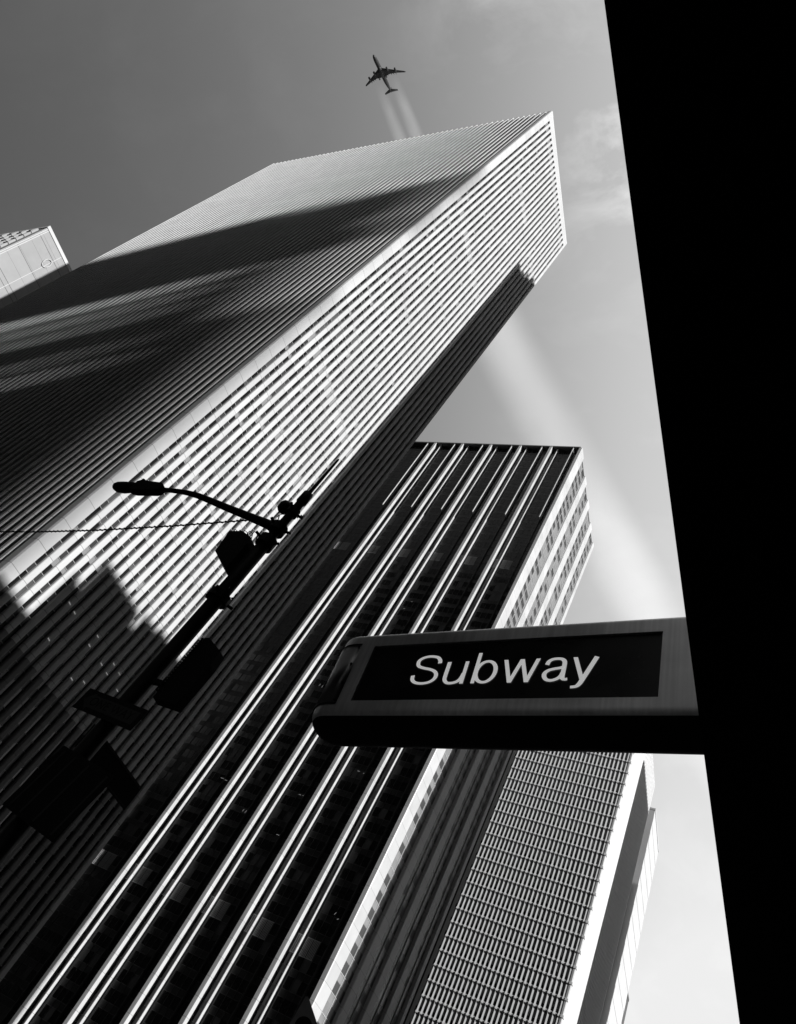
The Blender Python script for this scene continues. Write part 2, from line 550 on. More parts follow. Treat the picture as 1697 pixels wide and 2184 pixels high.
obj('corner_pier', MB(B).prism([(T3X - .82, T3Y - .04), (T3X - .3, T3Y - .04), (T3X, T3Y + .3), (T3X, T3Y + .48), (T3X - .82, T3Y + .48)], GZ, T3H), 'white_wall', t3)
cells = []
rnd = random.Random(5)
for k in range(ncol):
    xa = T3X - .9 - RP3 * (k + 1) + .01; xb = xa + RP3 - .68 - .02
    for n in range(0, 43):
        z1 = ZR3 - F3 * n
        z0 = z1 - F3
        if z0 < GZ: continue
        lit = 1 if (k < 6 and rnd.random() < .9) or (k < 10 and rnd.random() < .45) else 0
        cells.append((((xa, T3Y, z0), (xb, T3Y, z0), (xb, T3Y, z1), (xa, T3Y, z1)), (xa, xb, z0, z1, lit)))


def build_t3(mb, d):
    xa, xb, z0, z1, lit = d
    y = T3Y + .46
    zs = z0 + 1.25
    xm = xa + (xb - xa) * .42
    def q(x0, x1, a, b, mi, dy=0):
        mb.poly([(x0, y - dy, a), (x1, y - dy, a), (x1, y - dy, b), (x0, y - dy, b)], mi)
    q(xa, xb, z0, zs, 0)
    q(xa, xb, zs, z1, 3 if lit else 0)
    mb.box(xa, xb, y - .05, y - .001, zs - .04, zs + .04, 2)
    mb.box(xa, xb, y - .10, y - .001, z1 - .30, z1 - .03, 4)
    if not lit:
        mb.box(xa, xa + .34, y - .14, y - .001, zs + .05, z1 - .31, 5)


window_parts(t3, cells, ['black_glass', 'white_wall', 'frame', 'blind', 'spandrel', 'pale_rib'], build_t3, B)
fm = None
for n in range(0, 43):                                # floor ends turning the corner
    z1 = ZR3 - F3 * n
    c = Vector((T3X, T3Y, z1))
    if fm is None:
        fm = MB(c).prism([(T3X - .8, T3Y - .25), (T3X + .05, T3Y - .15), (T3X + .15, T3Y + .2), (T3X + .15, T3Y + .5), (T3X - .01, T3Y + 1.6), (T3X - .01, T3Y + .49), (T3X - .8, T3Y + .47)], z1 - .7, z1 - .02).mesh('floor_edge', 'white_wall')
    obj('floor_edge', fm, None, t3, c - B)
mb = MB(B)
for i in range(14):
    y = T3Y + 22.2 + i * 2.5
    mb.box(T3X - .019, T3X + .22, y, y + .9, GZ, T3H - .8)
obj('side_rib', mb, 'white_cap', t3)

# ------------------------------------------------------------------ tower four, farther along
B = Vector((-65, 326, GZ))
t6 = thing('white_office_tower', 'bright white tower at the far right, farthest along the avenue beside the dark overhang', 'skyscraper', B)
obj('wall', MB(B).box(-80, -48.6, 309.5, 343, GZ, 191), 'white_wall', t6)
obj('roof', MB(B).box(-80.1, -48.4, 309.4, 343.2, 191.01, 191.9), 'white_wall', t6)
mb = MB(B)
for n in range(24):
    mb.box(-48.59, -48.5, 309.6, 342.9, 8 * n, 8 * n + 4.2)
o = obj('spandrel_band', mb, 'white_wall', t6); o['kind'] = 'stuff'
# lower dark neighbour
B = Vector((-60, 352, GZ))
t7 = thing('dark_low_tower', 'dark narrow building edge at the bottom right, below the white far tower', 'building', B)
obj('wall', MB(B).box(-70, -48.9, 344.5, 352, GZ, 128), 'dark_spandrel', t7)
obj('roof', MB(B).box(-70.1, -48.8, 344.4, 352.1, 128.01, 128.8), 'dark_frame', t7)

# ------------------------------------------------------------------ tower five: pale crown at the left edge
B = Vector((-256, 53, GZ))
t5 = thing('pale_stone_tower', 'pale stone tower top with thin panel joints, peeking out at the left edge', 'skyscraper', B)
X5, Y5, H5, S5 = -230.0, 35.56, 179.2, .8846
obj('wall', MB(B).box(-300, X5, Y5, 75, GZ, H5 - 1.3), 'limestone', t5)
obj('coping', MB(B).box(-300.2, X5 + .25, Y5 - .25, 75, H5 - 1.29, H5), 'white_wall', t5)
mb = MB(B)
for z in (196.7, 185.8, 174.6, 172.6, 163):
    mb.box(X5 - .01, X5 + .02, Y5 + .7, 75, z * S5 - .11, z * S5 + .11)
obj('joint', mb, 'dark_frame', t5)
mb = MB(B)
for y in (Y5 + .35, Y5 + .9):
    mb.box(X5 - .01, X5 + .18, y, y + .22, GZ, H5 - 1.5)
for y in (51.2 * S5,):
    mb.box(X5 - .01, X5 + .12, y, y + .15, GZ, H5 - 1.5)
obj('corner_moulding', mb, 'white_wall', t5)
rnd = random.Random(2)
me_a = me_b = None
for n in range(8):
    z = H5 - 3.0 - n * 3.3
    for i in range(6):
        x = X5 - 2.6 - i * 5.2
        c = Vector((x, Y5, z))
        if me_a is None:
            a = MB(c)
            a.box(x - 2.0, x + .0, Y5 - .05, Y5 + .01, z - 2.4, z, 1)
            for q in range(4):
                a.box(x - 2.1 + .6 * q, x - 1.85 + .6 * q, Y5 - .7, Y5 - .051, z - 2.6, z + .3, 0)
            a.box(x - 2.3, x + .2, Y5 - .9, Y5 - .02, z - 2.9, z - 2.61, 0)
            me_a = a.mesh('window', ['limestone', 'black_glass'])
        obj('window', me_a, None, t5, c - B)
# round dish on the sunlit side
ring = MB(B)
pts = [(X5 + .25, 51.2 * S5 - .3 + 1.1 * math.sin(2 * math.pi * i / 24), 193.4 * S5 + 2.0 * math.cos(2 * math.pi * i / 24)) for i in range(25)]
ring.tube(pts, .16, 6)
obj('round_emblem', ring, 'white_wall', t5)

# ------------------------------------------------------------------ dark overhang that carries the sign
NB_ = Vector((2.5, 5, GZ))
blk = thing('dark_overhanging_building', 'pitch black building overhang filling the right side, with a straight slanting edge', 'building', NB_)
SZ = 1.95
def ex(y, z=SZ): return .0735 * y - .2504 * z
ya, yb = -14.0, 34.0
pl = [(ex(ya), ya), (9, ya), (9, yb), (ex(yb), yb)]
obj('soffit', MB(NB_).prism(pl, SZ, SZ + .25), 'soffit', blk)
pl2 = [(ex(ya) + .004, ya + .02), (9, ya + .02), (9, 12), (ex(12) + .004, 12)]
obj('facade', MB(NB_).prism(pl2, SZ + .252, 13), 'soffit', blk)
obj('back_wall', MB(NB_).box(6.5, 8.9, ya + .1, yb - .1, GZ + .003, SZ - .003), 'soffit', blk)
cm = None
for y in (-9, 8, 25):
    c = Vector((5.2, y, GZ))
    if cm is None:
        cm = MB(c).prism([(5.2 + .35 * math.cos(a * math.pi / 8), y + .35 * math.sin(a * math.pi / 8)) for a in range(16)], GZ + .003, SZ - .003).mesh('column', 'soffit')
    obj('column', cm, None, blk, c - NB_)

# ------------------------------------------------------------------ the sign
SR = Matrix(((0.9788110, 0.1601214, -0.1276325), (-0.1630833, 0.9865261, -0.0130360), (0.1238254, 0.0335746, 0.9917359)))
SC = Vector((-1.2483, 2.6802, 2.1865))
sign = thing('subway_sign', 'brushed steel box sign with rounded end and the word Subway, projecting from the dark overhang', 'sign')
sign.matrix_world = Matrix.Translation(SC) @ SR.to_4x4()
PW, PH, RD, DEP = .753, .1865, .14, .28               # half panel size, end radius, depth
ZT, ZBm = .285, -.305
prof = []                                             # (inset, z) from the bottom to the top
er = .09
for i in range(11):
    a = math.pi / 2 * i / 10
    prof.append((er * (1 - math.sin(a)), ZBm + er * (1 - math.cos(a))))
prof += [(0, -PH), (0, PH)]
for i in range(5):
    a = math.pi / 2 * i / 4
    prof.append((.03 * (1 - math.cos(a)), ZT - .03 * (1 - math.sin(a))))


def plan_pts(ins, xr=1.3):
    p = [(xr, ins), (PW, ins), (-PW, ins), (-.835, ins), (-.89, ins)]
    for i in range(1, 16):
        a = math.pi * i / 16
        p.append((-.89 - (RD - ins) * math.sin(a), RD - (RD - ins) * math.cos(a)))
    p += [(-.89, DEP - ins), (-.835, DEP - ins), (PW, DEP - ins), (xr, DEP - ins)]
    return p


mb = MB(); mb.smooth = True
rows = []
for ins, z in prof:
    rows.append([(x, y, z) for x, y in plan_pts(ins)])
base = 0
for r in rows: mb.v += r
n = len(rows[0])
ip = [i for i, (ins, z) in enumerate(prof) if (ins, z) == (0, -PH)][0]
for i in range(len(rows) - 1):
    for j in range(n - 1):
        if i == ip and j == 1: continue               # opening for the panel
        a = i * n + j
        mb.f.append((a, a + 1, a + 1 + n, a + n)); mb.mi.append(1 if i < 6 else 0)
mb.f.append(tuple(range(n))); mb.mi.append(1)
mb.f.append(tuple((len(rows) - 1) * n + j for j in range(n))); mb.mi.append(0)
RC = .016
for (p, q) in (((-PW, -PH), (PW, -PH)), ((PW, -PH), (PW, PH)), ((PW, PH), (-PW, PH)), ((-PW, PH), (-PW, -PH))):
    k = len(mb.v)
    mb.v += [(p[0], 0, p[1]), (q[0], 0, q[1]), (q[0], RC, q[1]), (p[0], RC, p[1])]
    mb.f.append((k, k + 1, k + 2, k + 3)); mb.mi.append(0)
body = obj('housing', mb, ['steel', 'steel_under_shade'], sign)
try:
    mo = body.modifiers.new('edge', 'EDGE_SPLIT'); mo.split_angle = R(40)
except Exception:
    pass
mb = MB(); mb.poly([(-PW + .001, RC - .001, -PH + .001), (PW - .001, RC - .001, -PH + .001), (PW - .001, RC - .001, PH - .001), (-PW + .001, RC - .001, PH - .001)])
panel = obj('panel', mb, 'sign_black', sign)
# curved access door round the end
mb = MB(); mb.smooth = True
pth = [(-.838, -.004)] + [(-.89 - (RD + .004) * math.sin(math.pi * i / 20), RD - (RD + .004) * math.cos(math.pi * i / 20)) for i in range(0, 21)] + [(-.838, DEP + .004)]
for (x, y) in pth:
    mb.v += [(x, y, -.2), (x, y, .2)]
for i in range(len(pth) - 1):
    mb.f.append((2 * i, 2 * i + 2, 2 * i + 3, 2 * i + 1)); mb.mi.append(0)
door = obj('access_door', mb, 'steel_end', sign)
sol = door.modifiers.new('thickness', 'SOLIDIFY'); sol.thickness = .005; sol.offset = -1
for z in (-.185, -.07, .06, .185):
    s_ = MB(); s_.tube([(-.85, -.010, z), (-.85, -.003, z)], .007, 8)
    obj('screw', s_, 'plate_black', door)
for z in (-.203, .203):
    s_ = MB()
    p0 = [(x, y, z) for x, y in pth]
    s_.tube(p0, .0035, 5)
    obj('seam', s_, 'plate_black', door)


# letters, drawn stroke by stroke
def stroke(mb, pts, w, y, closed=False, smooth=True):
    P = [Vector(p) for p in pts]
    if smooth:                                        # Catmull-Rom
        Q = []
        k = len(P)
        for i in range(k if closed else k - 1):
            p0 = P[(i - 1) % k] if (closed or i > 0) else P[i] * 2 - P[i + 1]
            p1 = P[i]; p2 = P[(i + 1) % k]
            p3 = P[(i + 2) % k] if (closed or i + 2 < k) else p2 * 2 - p1
            for s_ in range(8):
                t = s_ / 8
                Q.append(.5 * ((2 * p1) + (p2 - p0) * t + (2 * p0 - 5 * p1 + 4 * p2 - p3) * t * t + (3 * p1 - p0 - 3 * p2 + p3) * t ** 3))
        if not closed: Q.append(P[-1])
        P = Q
    k = len(P)
    Lf, Rt = [], []
    for i in range(k):
        a = P[(i - 1) % k] if (closed or i > 0) else P[i]
        b = P[(i + 1) % k] if (closed or i < k - 1) else P[i]
        t = (b - a).normalized(); nn = Vector((-t.y, t.x))
        ww = math.hypot(w[0] * nn.x, w[1] * nn.y) if isinstance(w, tuple) else w    # stems a little heavier than hairlines
        Lf.append(P[i] + nn * ww / 2); Rt.append(P[i] - nn * ww / 2)
    for i in range(k if closed else k - 1):
        j = (i + 1) % k
        mb.poly([(Lf[i].x, y, Lf[i].y), (Rt[i].x, y, Rt[i].y), (Rt[j].x, y, Rt[j].y), (Lf[j].x, y, Lf[j].y)])


def rect(mb, x0, x1, z0, z1, y, dx=0):
    mb.poly([(x0, y, z0), (x1, y, z0), (x1 + dx, y, z1), (x0 + dx, y, z1)])


YL = RC - .004
SW = (.0215, .0150)
L1, L2 = .0237, .0215
mb = MB()
S = [(.064, .040), (.060, .060), (.040, .081), (0, .0893), (-.036, .083), (-.058, .066), (-.061, .046), (-.050, .025), (-.018, .0115), (.022, .001), (.052, -.015), (.0655, -.038), (.060, -.064), (.036, -.083), (-.002, -.0893), (-.038, -.0825), (-.060, -.064), (-.0655, -.036)]
stroke(mb, [(x - .3885, z + .0155) for x, z in S], SW, YL)
obj('letter', mb, 'letter', panel)
mb = MB()
stroke(mb, [(-.2700, .0610), (-.2700, .03), (-.2700, -.030), (-.2665, -.055), (-.250, -.0730), (-.226, -.0760), (-.199, -.0680), (-.182, -.048), (-.1735, -.015)], SW, YL)
rect(mb, -.1815, -.1622, -.081, .0610, YL - .0005)
obj('letter', mb, 'letter', panel)
mb = MB()
rect(mb, -.1230, -.1037, -.081, .1130, YL - .0005)
el = [(-.0600 + .0500 * math.cos(2 * math.pi * i / 28), -.0095 + .0660 * math.sin(2 * math.pi * i / 28)) for i in range(28)]
stroke(mb, el, SW, YL, closed=True, smooth=False)
obj('letter', mb, 'letter', panel)
mb = MB()
T_, Bt = .0608, -.081
for i, (xt, xb_) in enumerate([(.0215, .0640), (.1050, .0640), (.1050, .1470), (.1845, .1470)]):
    rect(mb, xb_, xb_ + .0205, Bt, T_, YL - .0005 * (i % 2) - .0002 * i, xt - xb_)
obj('letter', mb, 'letter', panel)
mb = MB()
stroke(mb, [(.2415, .0205), (.2480, .0410), (.2640, .0530), (.2870, .0565), (.3080, .0530), (.3215, .0400), (.3250, .0200), (.3250, -.0200), (.3250, -.0500), (.3290, -.0655), (.3390, -.0695), (.3500, -.0680)], SW, YL)
stroke(mb, [(.3250, .0060), (.3080, -.0010), (.2800, -.0060), (.2550, -.0140), (.2390, -.0310), (.2400, -.0520), (.2530, -.0690), (.2740, -.0745), (.2990, -.0670), (.3170, -.0500), (.3250, -.0250)], SW, YL - .0006)
obj('letter', mb, 'letter', panel)
mb = MB()
rect(mb, .4090, .4298, -.081, .0605, YL - .0005, -.0480)
stroke(mb, [(.4705, .0605), (.4400, -.0200), (.4195, -.0730), (.4080, -.0990), (.3940, -.1120), (.3700, -.1155)], (.0240, .0150), YL)
obj('letter', mb, 'letter', panel)

# ------------------------------------------------------------------ street lamp on the corner and what hangs on it
PX, PY = -6.82, 5.875
B = Vector((PX, PY, GZ))
lamp = thing('street_lamp', 'black street lamp with a long curved arm and thin antenna, silhouetted against the lit facade', 'street lamp', B)
mb = MB(B); mb.smooth = True
mb.tube([(PX, PY, GZ), (PX, PY, GZ + .5), (PX, PY, GZ + .55), (PX, PY, 5.1), (PX, PY, 6.4), (PX, PY, 6.42), (PX, PY, 7.25), (PX, PY, 7.27), (PX, PY, 7.48), (PX, PY, 7.5)],
        [.2, .19, .112, .104, .092, .07, .065, .085, .08, .03], 16)
obj('pole', mb, 'black_paint', lamp)
mb = MB(B); mb.tube([(PX, PY, 7.5), (PX, PY, 7.95), (PX, PY, 8.44), (PX, PY, 8.47)], [.032, .026, .018, .012], 8)
obj('antenna', mb, 'black_paint', lamp)
mb = MB(B); mb.smooth = True
mb.tube([(PX - .02, PY, 6.6), (-7.08, PY, 6.69), (-7.6, PY, 6.84), (-8.16, PY, 7.0), (-8.52, PY, 7.11), (-8.89, PY, 7.215), (-9.15, PY, 7.265), (-9.38, PY, 7.29), (-9.85, PY, 7.305), (-10.0, PY, 7.305)],
        [.085, .075, .065, .06, .056, .052, .048, .044, .04, .04], 12)
obj('arm', mb, 'black_paint', lamp)
mb = MB(B)
mb.prism_y([(-9.84, 7.20), (-9.78, 7.24), (-9.78, 7.36), (-9.86, 7.41), (-10.4, 7.44), (-10.46, 7.40), (-10.46, 7.18), (-10.3, 7.16)], PY - .07, PY + .07)
hous = obj('ballast_housing', mb, 'black_paint', lamp)
mb = MB(B); mb.smooth = True
mb.tube([(-10.44, PY, 7.30), (-10.5, PY, 7.295), (-10.7, PY, 7.27), (-10.85, PY, 7.27), (-10.93, PY, 7.285), (-10.98, PY, 7.30)], [.07, .10, .11, .10, .075, .02], 14)
hd = obj('lamp_head', mb, 'black_paint', lamp)
mb = MB(B); mb.tube([(-10.43, PY, 7.42), (-10.43, PY, 7.52), (-10.43, PY, 7.53)], [.045, .045, .02], 8)
obj('photocell', mb, 'black_paint', lamp)
mb = MB(B); mb.tube([(-10.42, PY - .05, 7.18), (-10.33, PY - .05, 7.09), (-10.18, PY - .05, 7.06), (-10.02, PY - .05, 7.11), (-9.93, PY - .05, 7.2)], .006, 5)
obj('cable_loop', mb, 'black_paint', lamp)
for z, rr, hh in ((5.1, .16, .12), (6.6, .13, .14), (6.28, .14, .16), (7.02, .10, .12)):
    mb = MB(B)
    mb.tube([(PX, PY, z - hh / 2), (PX, PY, z + hh / 2)], rr, 14)
    for a in range(3):
        an = a * 2.1 + z
        mb.tube([(PX + rr * .8 * math.cos(an), PY + rr * .8 * math.sin(an), z), (PX + (rr + .08) * math.cos(an), PY + (rr + .08) * math.sin(an), z + .01)], .022, 6)
    obj('clamp', mb, 'black_paint', lamp)
rnd = random.Random(8)
for i in range(9):
    an = rnd.uniform(0, 6.28); z = rnd.choice((5.1, 5.12, 6.2, 6.7, 7.0)); rr = .11
    p = Vector((PX + rr * math.cos(an), PY + rr * math.sin(an), z))
    q = [p]
    for j in range(4):
        p = p + Vector((rnd.uniform(-.06, .06), rnd.uniform(-.04, .04), rnd.uniform(-.02, .09))); q.append(p)
    mb = MB(B); mb.tube(q, .009, 5)
    obj('loose_wire', mb, 'black_paint', lamp)
# small camera dome
mb = MB((0, 0, 0)); mb.smooth = True
mb.tube([(-6.87, PY, 7.02), (-6.97, PY, 7.06), (-7.02, PY, 7.12)], .02, 6)
mb.tube([(-7.04, PY, 7.23), (-7.04, PY, 7.20), (-7.04, PY, 7.14), (-7.04, PY, 7.06), (-7.04, PY, 7.02), (-7.04, PY, 7.0)], [.03, .08, .10, .095, .06, .02], 12)
tag(obj('camera_dome', mb, 'black_paint'), 'small black round dome camera on the lamp pole just below its top', 'camera')
# control box
o_ = Vector((-7.1, PY, 5.47))
cb = thing('control_box', 'black angular control box hung on the left of the lamp pole below the arm', 'box', o_)
obj('case', MB(o_).prism_y([(-7.43, 6.27), (-7.36, 5.82), (-6.93, 5.50), (-6.935, 6.05), (-6.97, 6.19), (-7.2, 6.30)], PY - .16, PY + .16), 'black_paint', cb)
mb = MB(o_)
for i in range(5):
    x = -7.42 + i * .09
    mb.tube([(x, PY - .1, 6.26), (x + .02, PY - .12, 6.36), (x + .09, PY - .1, 6.33), (x + .12, PY - .08, 6.24)], .008, 5)
mb.tube([(-6.98, PY, 6.12), (-6.93, PY, 6.28), (-6.90, PY, 6.33), (-6.88, PY, 6.45)], .012, 6)
obj('wire', mb, 'black_paint', cb)
# pedestrian signal with saw-toothed crate visor
o_ = Vector((-6.36, PY, 3.4))
ps = thing('pedestrian_signal', 'black pedestrian signal box with saw-toothed crate edge, right of the lamp pole', 'signal', o_)
obj('case', MB(o_).prism_y([(-6.53, 3.42), (-6.15, 3.40), (-6.12, 4.03), (-6.14, 4.26), (-6.44, 4.42), (-6.50, 4.40)], PY - .01, PY + .13), 'black_paint', ps)
mb = MB(o_)
for i in range(22):
    z = 3.50 + i * .041
    mb.prism_y([(-6.528, z), (-6.518, z + .037), (-6.562 + .0008 * i, z + .018)], PY - .02, PY + .01)
obj('visor', mb, 'black_paint', ps)
obj('bracket', MB(o_).box(PX + .1, -6.55, PY - .03, PY + .03, 3.60, 3.66), 'black_paint', ps)
# overhead wire
mb = MB((0, 0, 0))
wp = [(-7.36, PY, 6.76), (-8.82, PY, 6.40), (-10.25, PY, 6.09), (-11.57, PY, 5.86), (-14, PY, 5.55), (-18, PY, 5.25), (-24, PY, 5.2), (-34, PY, 5.9), (-44, PY, 7.2)]
mb.tube(wp, .011, 6)
for i in range(60):
    t = i / 60 * 4
    k = int(t); f_ = t - k
    p = Vector(wp[k]).lerp(Vector(wp[k + 1]), f_)
    mb.tube([p + Vector((-.03, 0, .012)), p + Vector((.05, 0, -.002))], .014, 5)
tag(obj('overhead_cable', mb, 'black_paint'), 'thin twisted black cable running left from the lamp arm', 'cable')


# text for the one-way sign (built-in font outline turned into a mesh)
def text_mesh(s, size, name):
    cu = bpy.data.curves.new(name, 'FONT'); cu.body = s; cu.size = size
    cu.align_x = 'CENTER'; cu.align_y = 'CENTER'
    o = bpy.data.objects.new(name, cu); COL.objects.link(o)
    dg = bpy.context.evaluated_depsgraph_get()
    me = bpy.data.meshes.new_from_object(o.evaluated_get(dg))
    bpy.data.objects.remove(o); bpy.data.curves.remove(cu)
    return me


c_ = Vector((-6.82, PY - .14, 3.06))
ow = thing('one_way_sign', 'dark ONE WAY arrow plate facing the street across the lamp pole, pointing left', 'sign', c_, rot=(0, R(4), 0))
mb = MB(); mb.box(-.52, .52, -.006, .006, -.145, .145)
pl_ = obj('plate', mb, 'plate_black', ow)
mb = MB(); mb.poly([(-.47, -.0075, 0), (-.33, -.0075, -.125), (-.33, -.0075, -.085), (.46, -.0075, -.085), (.46, -.0075, .085), (-.33, -.0075, .085), (-.33, -.0075, .125)])
ar = obj('arrow', mb, 'plate_grey', pl_)
me = text_mesh('ONE WAY', .16, 'lettering')
me.transform(Matrix.Translation((0.03, -.009, 0)) @ Matrix.Rotation(R(90), 4, 'X'))
me.materials.clear(); me.materials.append(M['plate_black'])
obj('lettering', me, None, pl_)
c_ = Vector((PX - .13, 6.45, 2.72))
s2 = thing('street_name_sign', 'dark narrow plate set crosswise under the ONE WAY plate on the lamp pole', 'sign', c_)
obj('plate', MB().box(-.006, .006, -.62, .62, -.16, .16), 'plate_black', s2)
obj('rim', MB().box(.0065, .010, -.60, .60, -.15, -.13).box(.0065, .010, -.60, .60, .13, .15), 'plate_grey', s2)
obj('bracket', MB().box(.006, .03, -.6, -.52, -.05, .05), 'black_paint', s2)
c_ = Vector((-6.55, PY - .15, 2.02))
s3 = thing('parking_sign', 'large dark rectangular plate with faint vertical bands, lowest on the lamp pole', 'sign', c_, rot=(0, R(8), 0))
obj('plate', MB().box(-.48, .48, -.006, .006, -.40, .40), 'plate_black', s3)
mb = MB()
for x in (-.40, -.2, .05, .38):
    mb.box(x, x + .03, -.009, -.0065, -.36, .36)
obj('band', mb, 'dark_wall', s3)
# grey pointed sign with a dark disc at the bottom edge
c_ = Vector((-5.40, 10.72, GZ))
s4 = thing('pointed_sign', 'grey pointed plate with a black round face, at the bottom edge beside the white pier', 'sign', c_)
d_ = Vector((-5.40, 10.72, 0)).normalized()
sd = Vector((d_.y, -d_.x, 0))
def sp(a, z, b=0): return Vector((-5.40, 10.72, 0)) + sd * a + d_ * b + Vector((0, 0, z))
def plate(mb, pts, b0, b1):
    n = len(mb.v); k = len(pts)
    for b in (b0, b1):
        for a, z in pts: mb.v.append(tuple(sp(a, z, b) - c_))
    mb.f.append(tuple(range(n, n + k))); mb.f.append(tuple(range(n + k, n + 2 * k))[::-1]); mb.mi += [0, 0]
    for i in range(k):
        j = (i + 1) % k
        mb.f.append((n + i, n + j, n + k + j, n + k + i)); mb.mi.append(0)
mb = MB(); plate(mb, [(-.16, 2.0), (.17, 2.0), (.17, 2.22), (-.10, 2.44), (-.13, 2.42)], 0, .04)
obj('plate', mb, mat('grey_plate', .25, .5, noise=.2, nscale=5), s4)
mb = MB(); plate(mb, [(.02 + .12 * math.cos(i * math.pi / 10), 2.1 + .12 * math.sin(i * math.pi / 10)) for i in range(20)], -.012, -.001)
obj('disc', mb, 'plate_black', s4)
mb = MB(c_); mb.tube([(-5.40, 10.74, GZ), (-5.40, 10.74, 1.99)], .04, 8)
obj('post', mb, 'black_paint', s4)

# ------------------------------------------------------------------ airplane
PM = Matrix(((-0.97385, 0.05017, -0.21839), (0.07784, -0.83754, -0.53951), (-0.21027, -0.54316, 0.81287)))
PC = Vector((-564.49, 86.7, 1057.75))
PL = 63.0
pl_ = thing('airplane', 'dark four-engined jet airliner seen from below in the open sky', 'airplane')
pl_.matrix_world = Matrix.Translation(PC) @ PM.to_4x4()
mb = MB(); mb.smooth = True
fus = [(.42, .002, 0), (.412, .012, 0), (.395, .022, 0), (.365, .033, 0), (.32, .0405, 0), (.26, .044, 0), (.1, .0445, 0), (-.15, .0445, 0), (-.28, .042, .002), (-.38, .033, .008), (-.46, .022, .016), (-.53, .012, .022), (-.575, .005, .026)]
mb.tube([(0, y * PL, z * PL) for y, r, z in fus], [r * PL for y, r, z in fus], 20)
mb.tube([(0, .16 * PL, -.018 * PL), (0, .10 * PL, -.022 * PL), (0, -.08 * PL, -.022 * PL), (0, -.15 * PL, -.018 * PL)], [.02 * PL, .042 * PL, .042 * PL, .02 * PL], 14)
obj('fuselage', mb, 'plane_paint', pl_)


def wing(mb, secs):
    """secs: list of (x, y_lead, y_trail, z, thick)"""
    n0 = len(mb.v)
    for x, yl, yt, z, t in secs:
        ym = yl * .7 + yt * .3
        mb.v += [(x, yl, z), (x, ym, z + t), (x, yt, z), (x, ym, z - t)]
    for i in range(len(secs) - 1):
        for j in range(4):
            k = (j + 1) % 4
            mb.f.append((n0 + 4 * i + j, n0 + 4 * i + k, n0 + 4 * i + 4 + k, n0 + 4 * i + 4 + j)); mb.mi.append(0)
    mb.f.append((n0, n0 + 1, n0 + 2, n0 + 3)); m_ = n0 + 4 * (len(secs) - 1)
    mb.f.append((m_ + 3, m_ + 2, m_ + 1, m_)); mb.mi += [0, 0]


for s in (1, -1):
    mb = MB()
    wing(mb, [(s * .02 * PL, .10 * PL, -.135 * PL, -.012 * PL, .013 * PL), (s * .16 * PL, .005 * PL, -.125 * PL, .0, .008 * PL), (s * .30 * PL, -.09 * PL, -.165 * PL, .015 * PL, .005 * PL), (s * .455 * PL, -.195 * PL, -.235 * PL, .036 * PL, .002 * PL), (s * .478 * PL, -.222 * PL, -.245 * PL, .045 * PL, .001 * PL)])
    for x in (.07, .11, .19, .24, .29):
        yt = (-.13 - max(0, x - .16) * .28) * PL
        mb.tube([(s * x * PL, yt + 3.2, -.012 * PL), (s * x * PL, yt + 1, -.016 * PL), (s * x * PL, yt - 1.4, -.006 * PL)], [.3, .5, .1], 6)
    w = obj('wing', mb, 'plane_paint', pl_)
    for ex_, ey in ((.150, .055), (.304, -.033)):
        mb = MB(); mb.smooth = True
        x = s * ex_ * PL; y = ey * PL; z = -.030 * PL + ex_ * .07 * PL
        mb.tube([(x, y + .6, z), (x, y, z), (x, y - 1.6, z), (x, y - 4.2, z), (x, y - 5.4, z)], [1.15, 1.35, 1.35, 1.1, .6], 14)
        mb.box(x - .2, x + .2, y - 6.5, y - 1.2, z + .9, z + 2.2)
        obj('engine', mb, 'plane_paint', w)
    mb = MB()
    wing(mb, [(s * .01 * PL, -.475 * PL, -.56 * PL, .018 * PL, .004 * PL), (s * .155 * PL, -.555 * PL, -.595 * PL, .036 * PL, .0015 * PL)])
    obj('tailplane', mb, 'plane_paint', pl_)
    mb = MB()
    x = s * 5.2; y = -.10 * PL
    mb.tube([(x, y, -.02 * PL), (x, y - .6, -.065 * PL)], .25, 8)
    for q in (-.8, .8):
        mb.tube([(x - .9, y - .6 + q, -.067 * PL), (x + .9, y - .6 + q, -.067 * PL)], .5, 10)
    obj('landing_gear', mb, 'plane_paint', pl_)
mb = MB()
n0 = 0
mb.v += [(.25, -.44 * PL, .03 * PL), (-.25, -.44 * PL, .03 * PL), (-.2, -.565 * PL, .03 * PL), (.2, -.565 * PL, .03 * PL), (.1, -.555 * PL, .16 * PL), (-.1, -.555 * PL, .16 * PL), (-.08, -.605 * PL, .16 * PL), (.08, -.605 * PL, .16 * PL)]
for f in ((0, 1, 2, 3), (7, 6, 5, 4), (0, 4, 5, 1), (1, 5, 6, 2), (2, 6, 7, 3), (3, 7, 4, 0)):
    mb.f.append(f); mb.mi.append(0)
obj('tail_fin', mb, 'plane_paint', pl_)


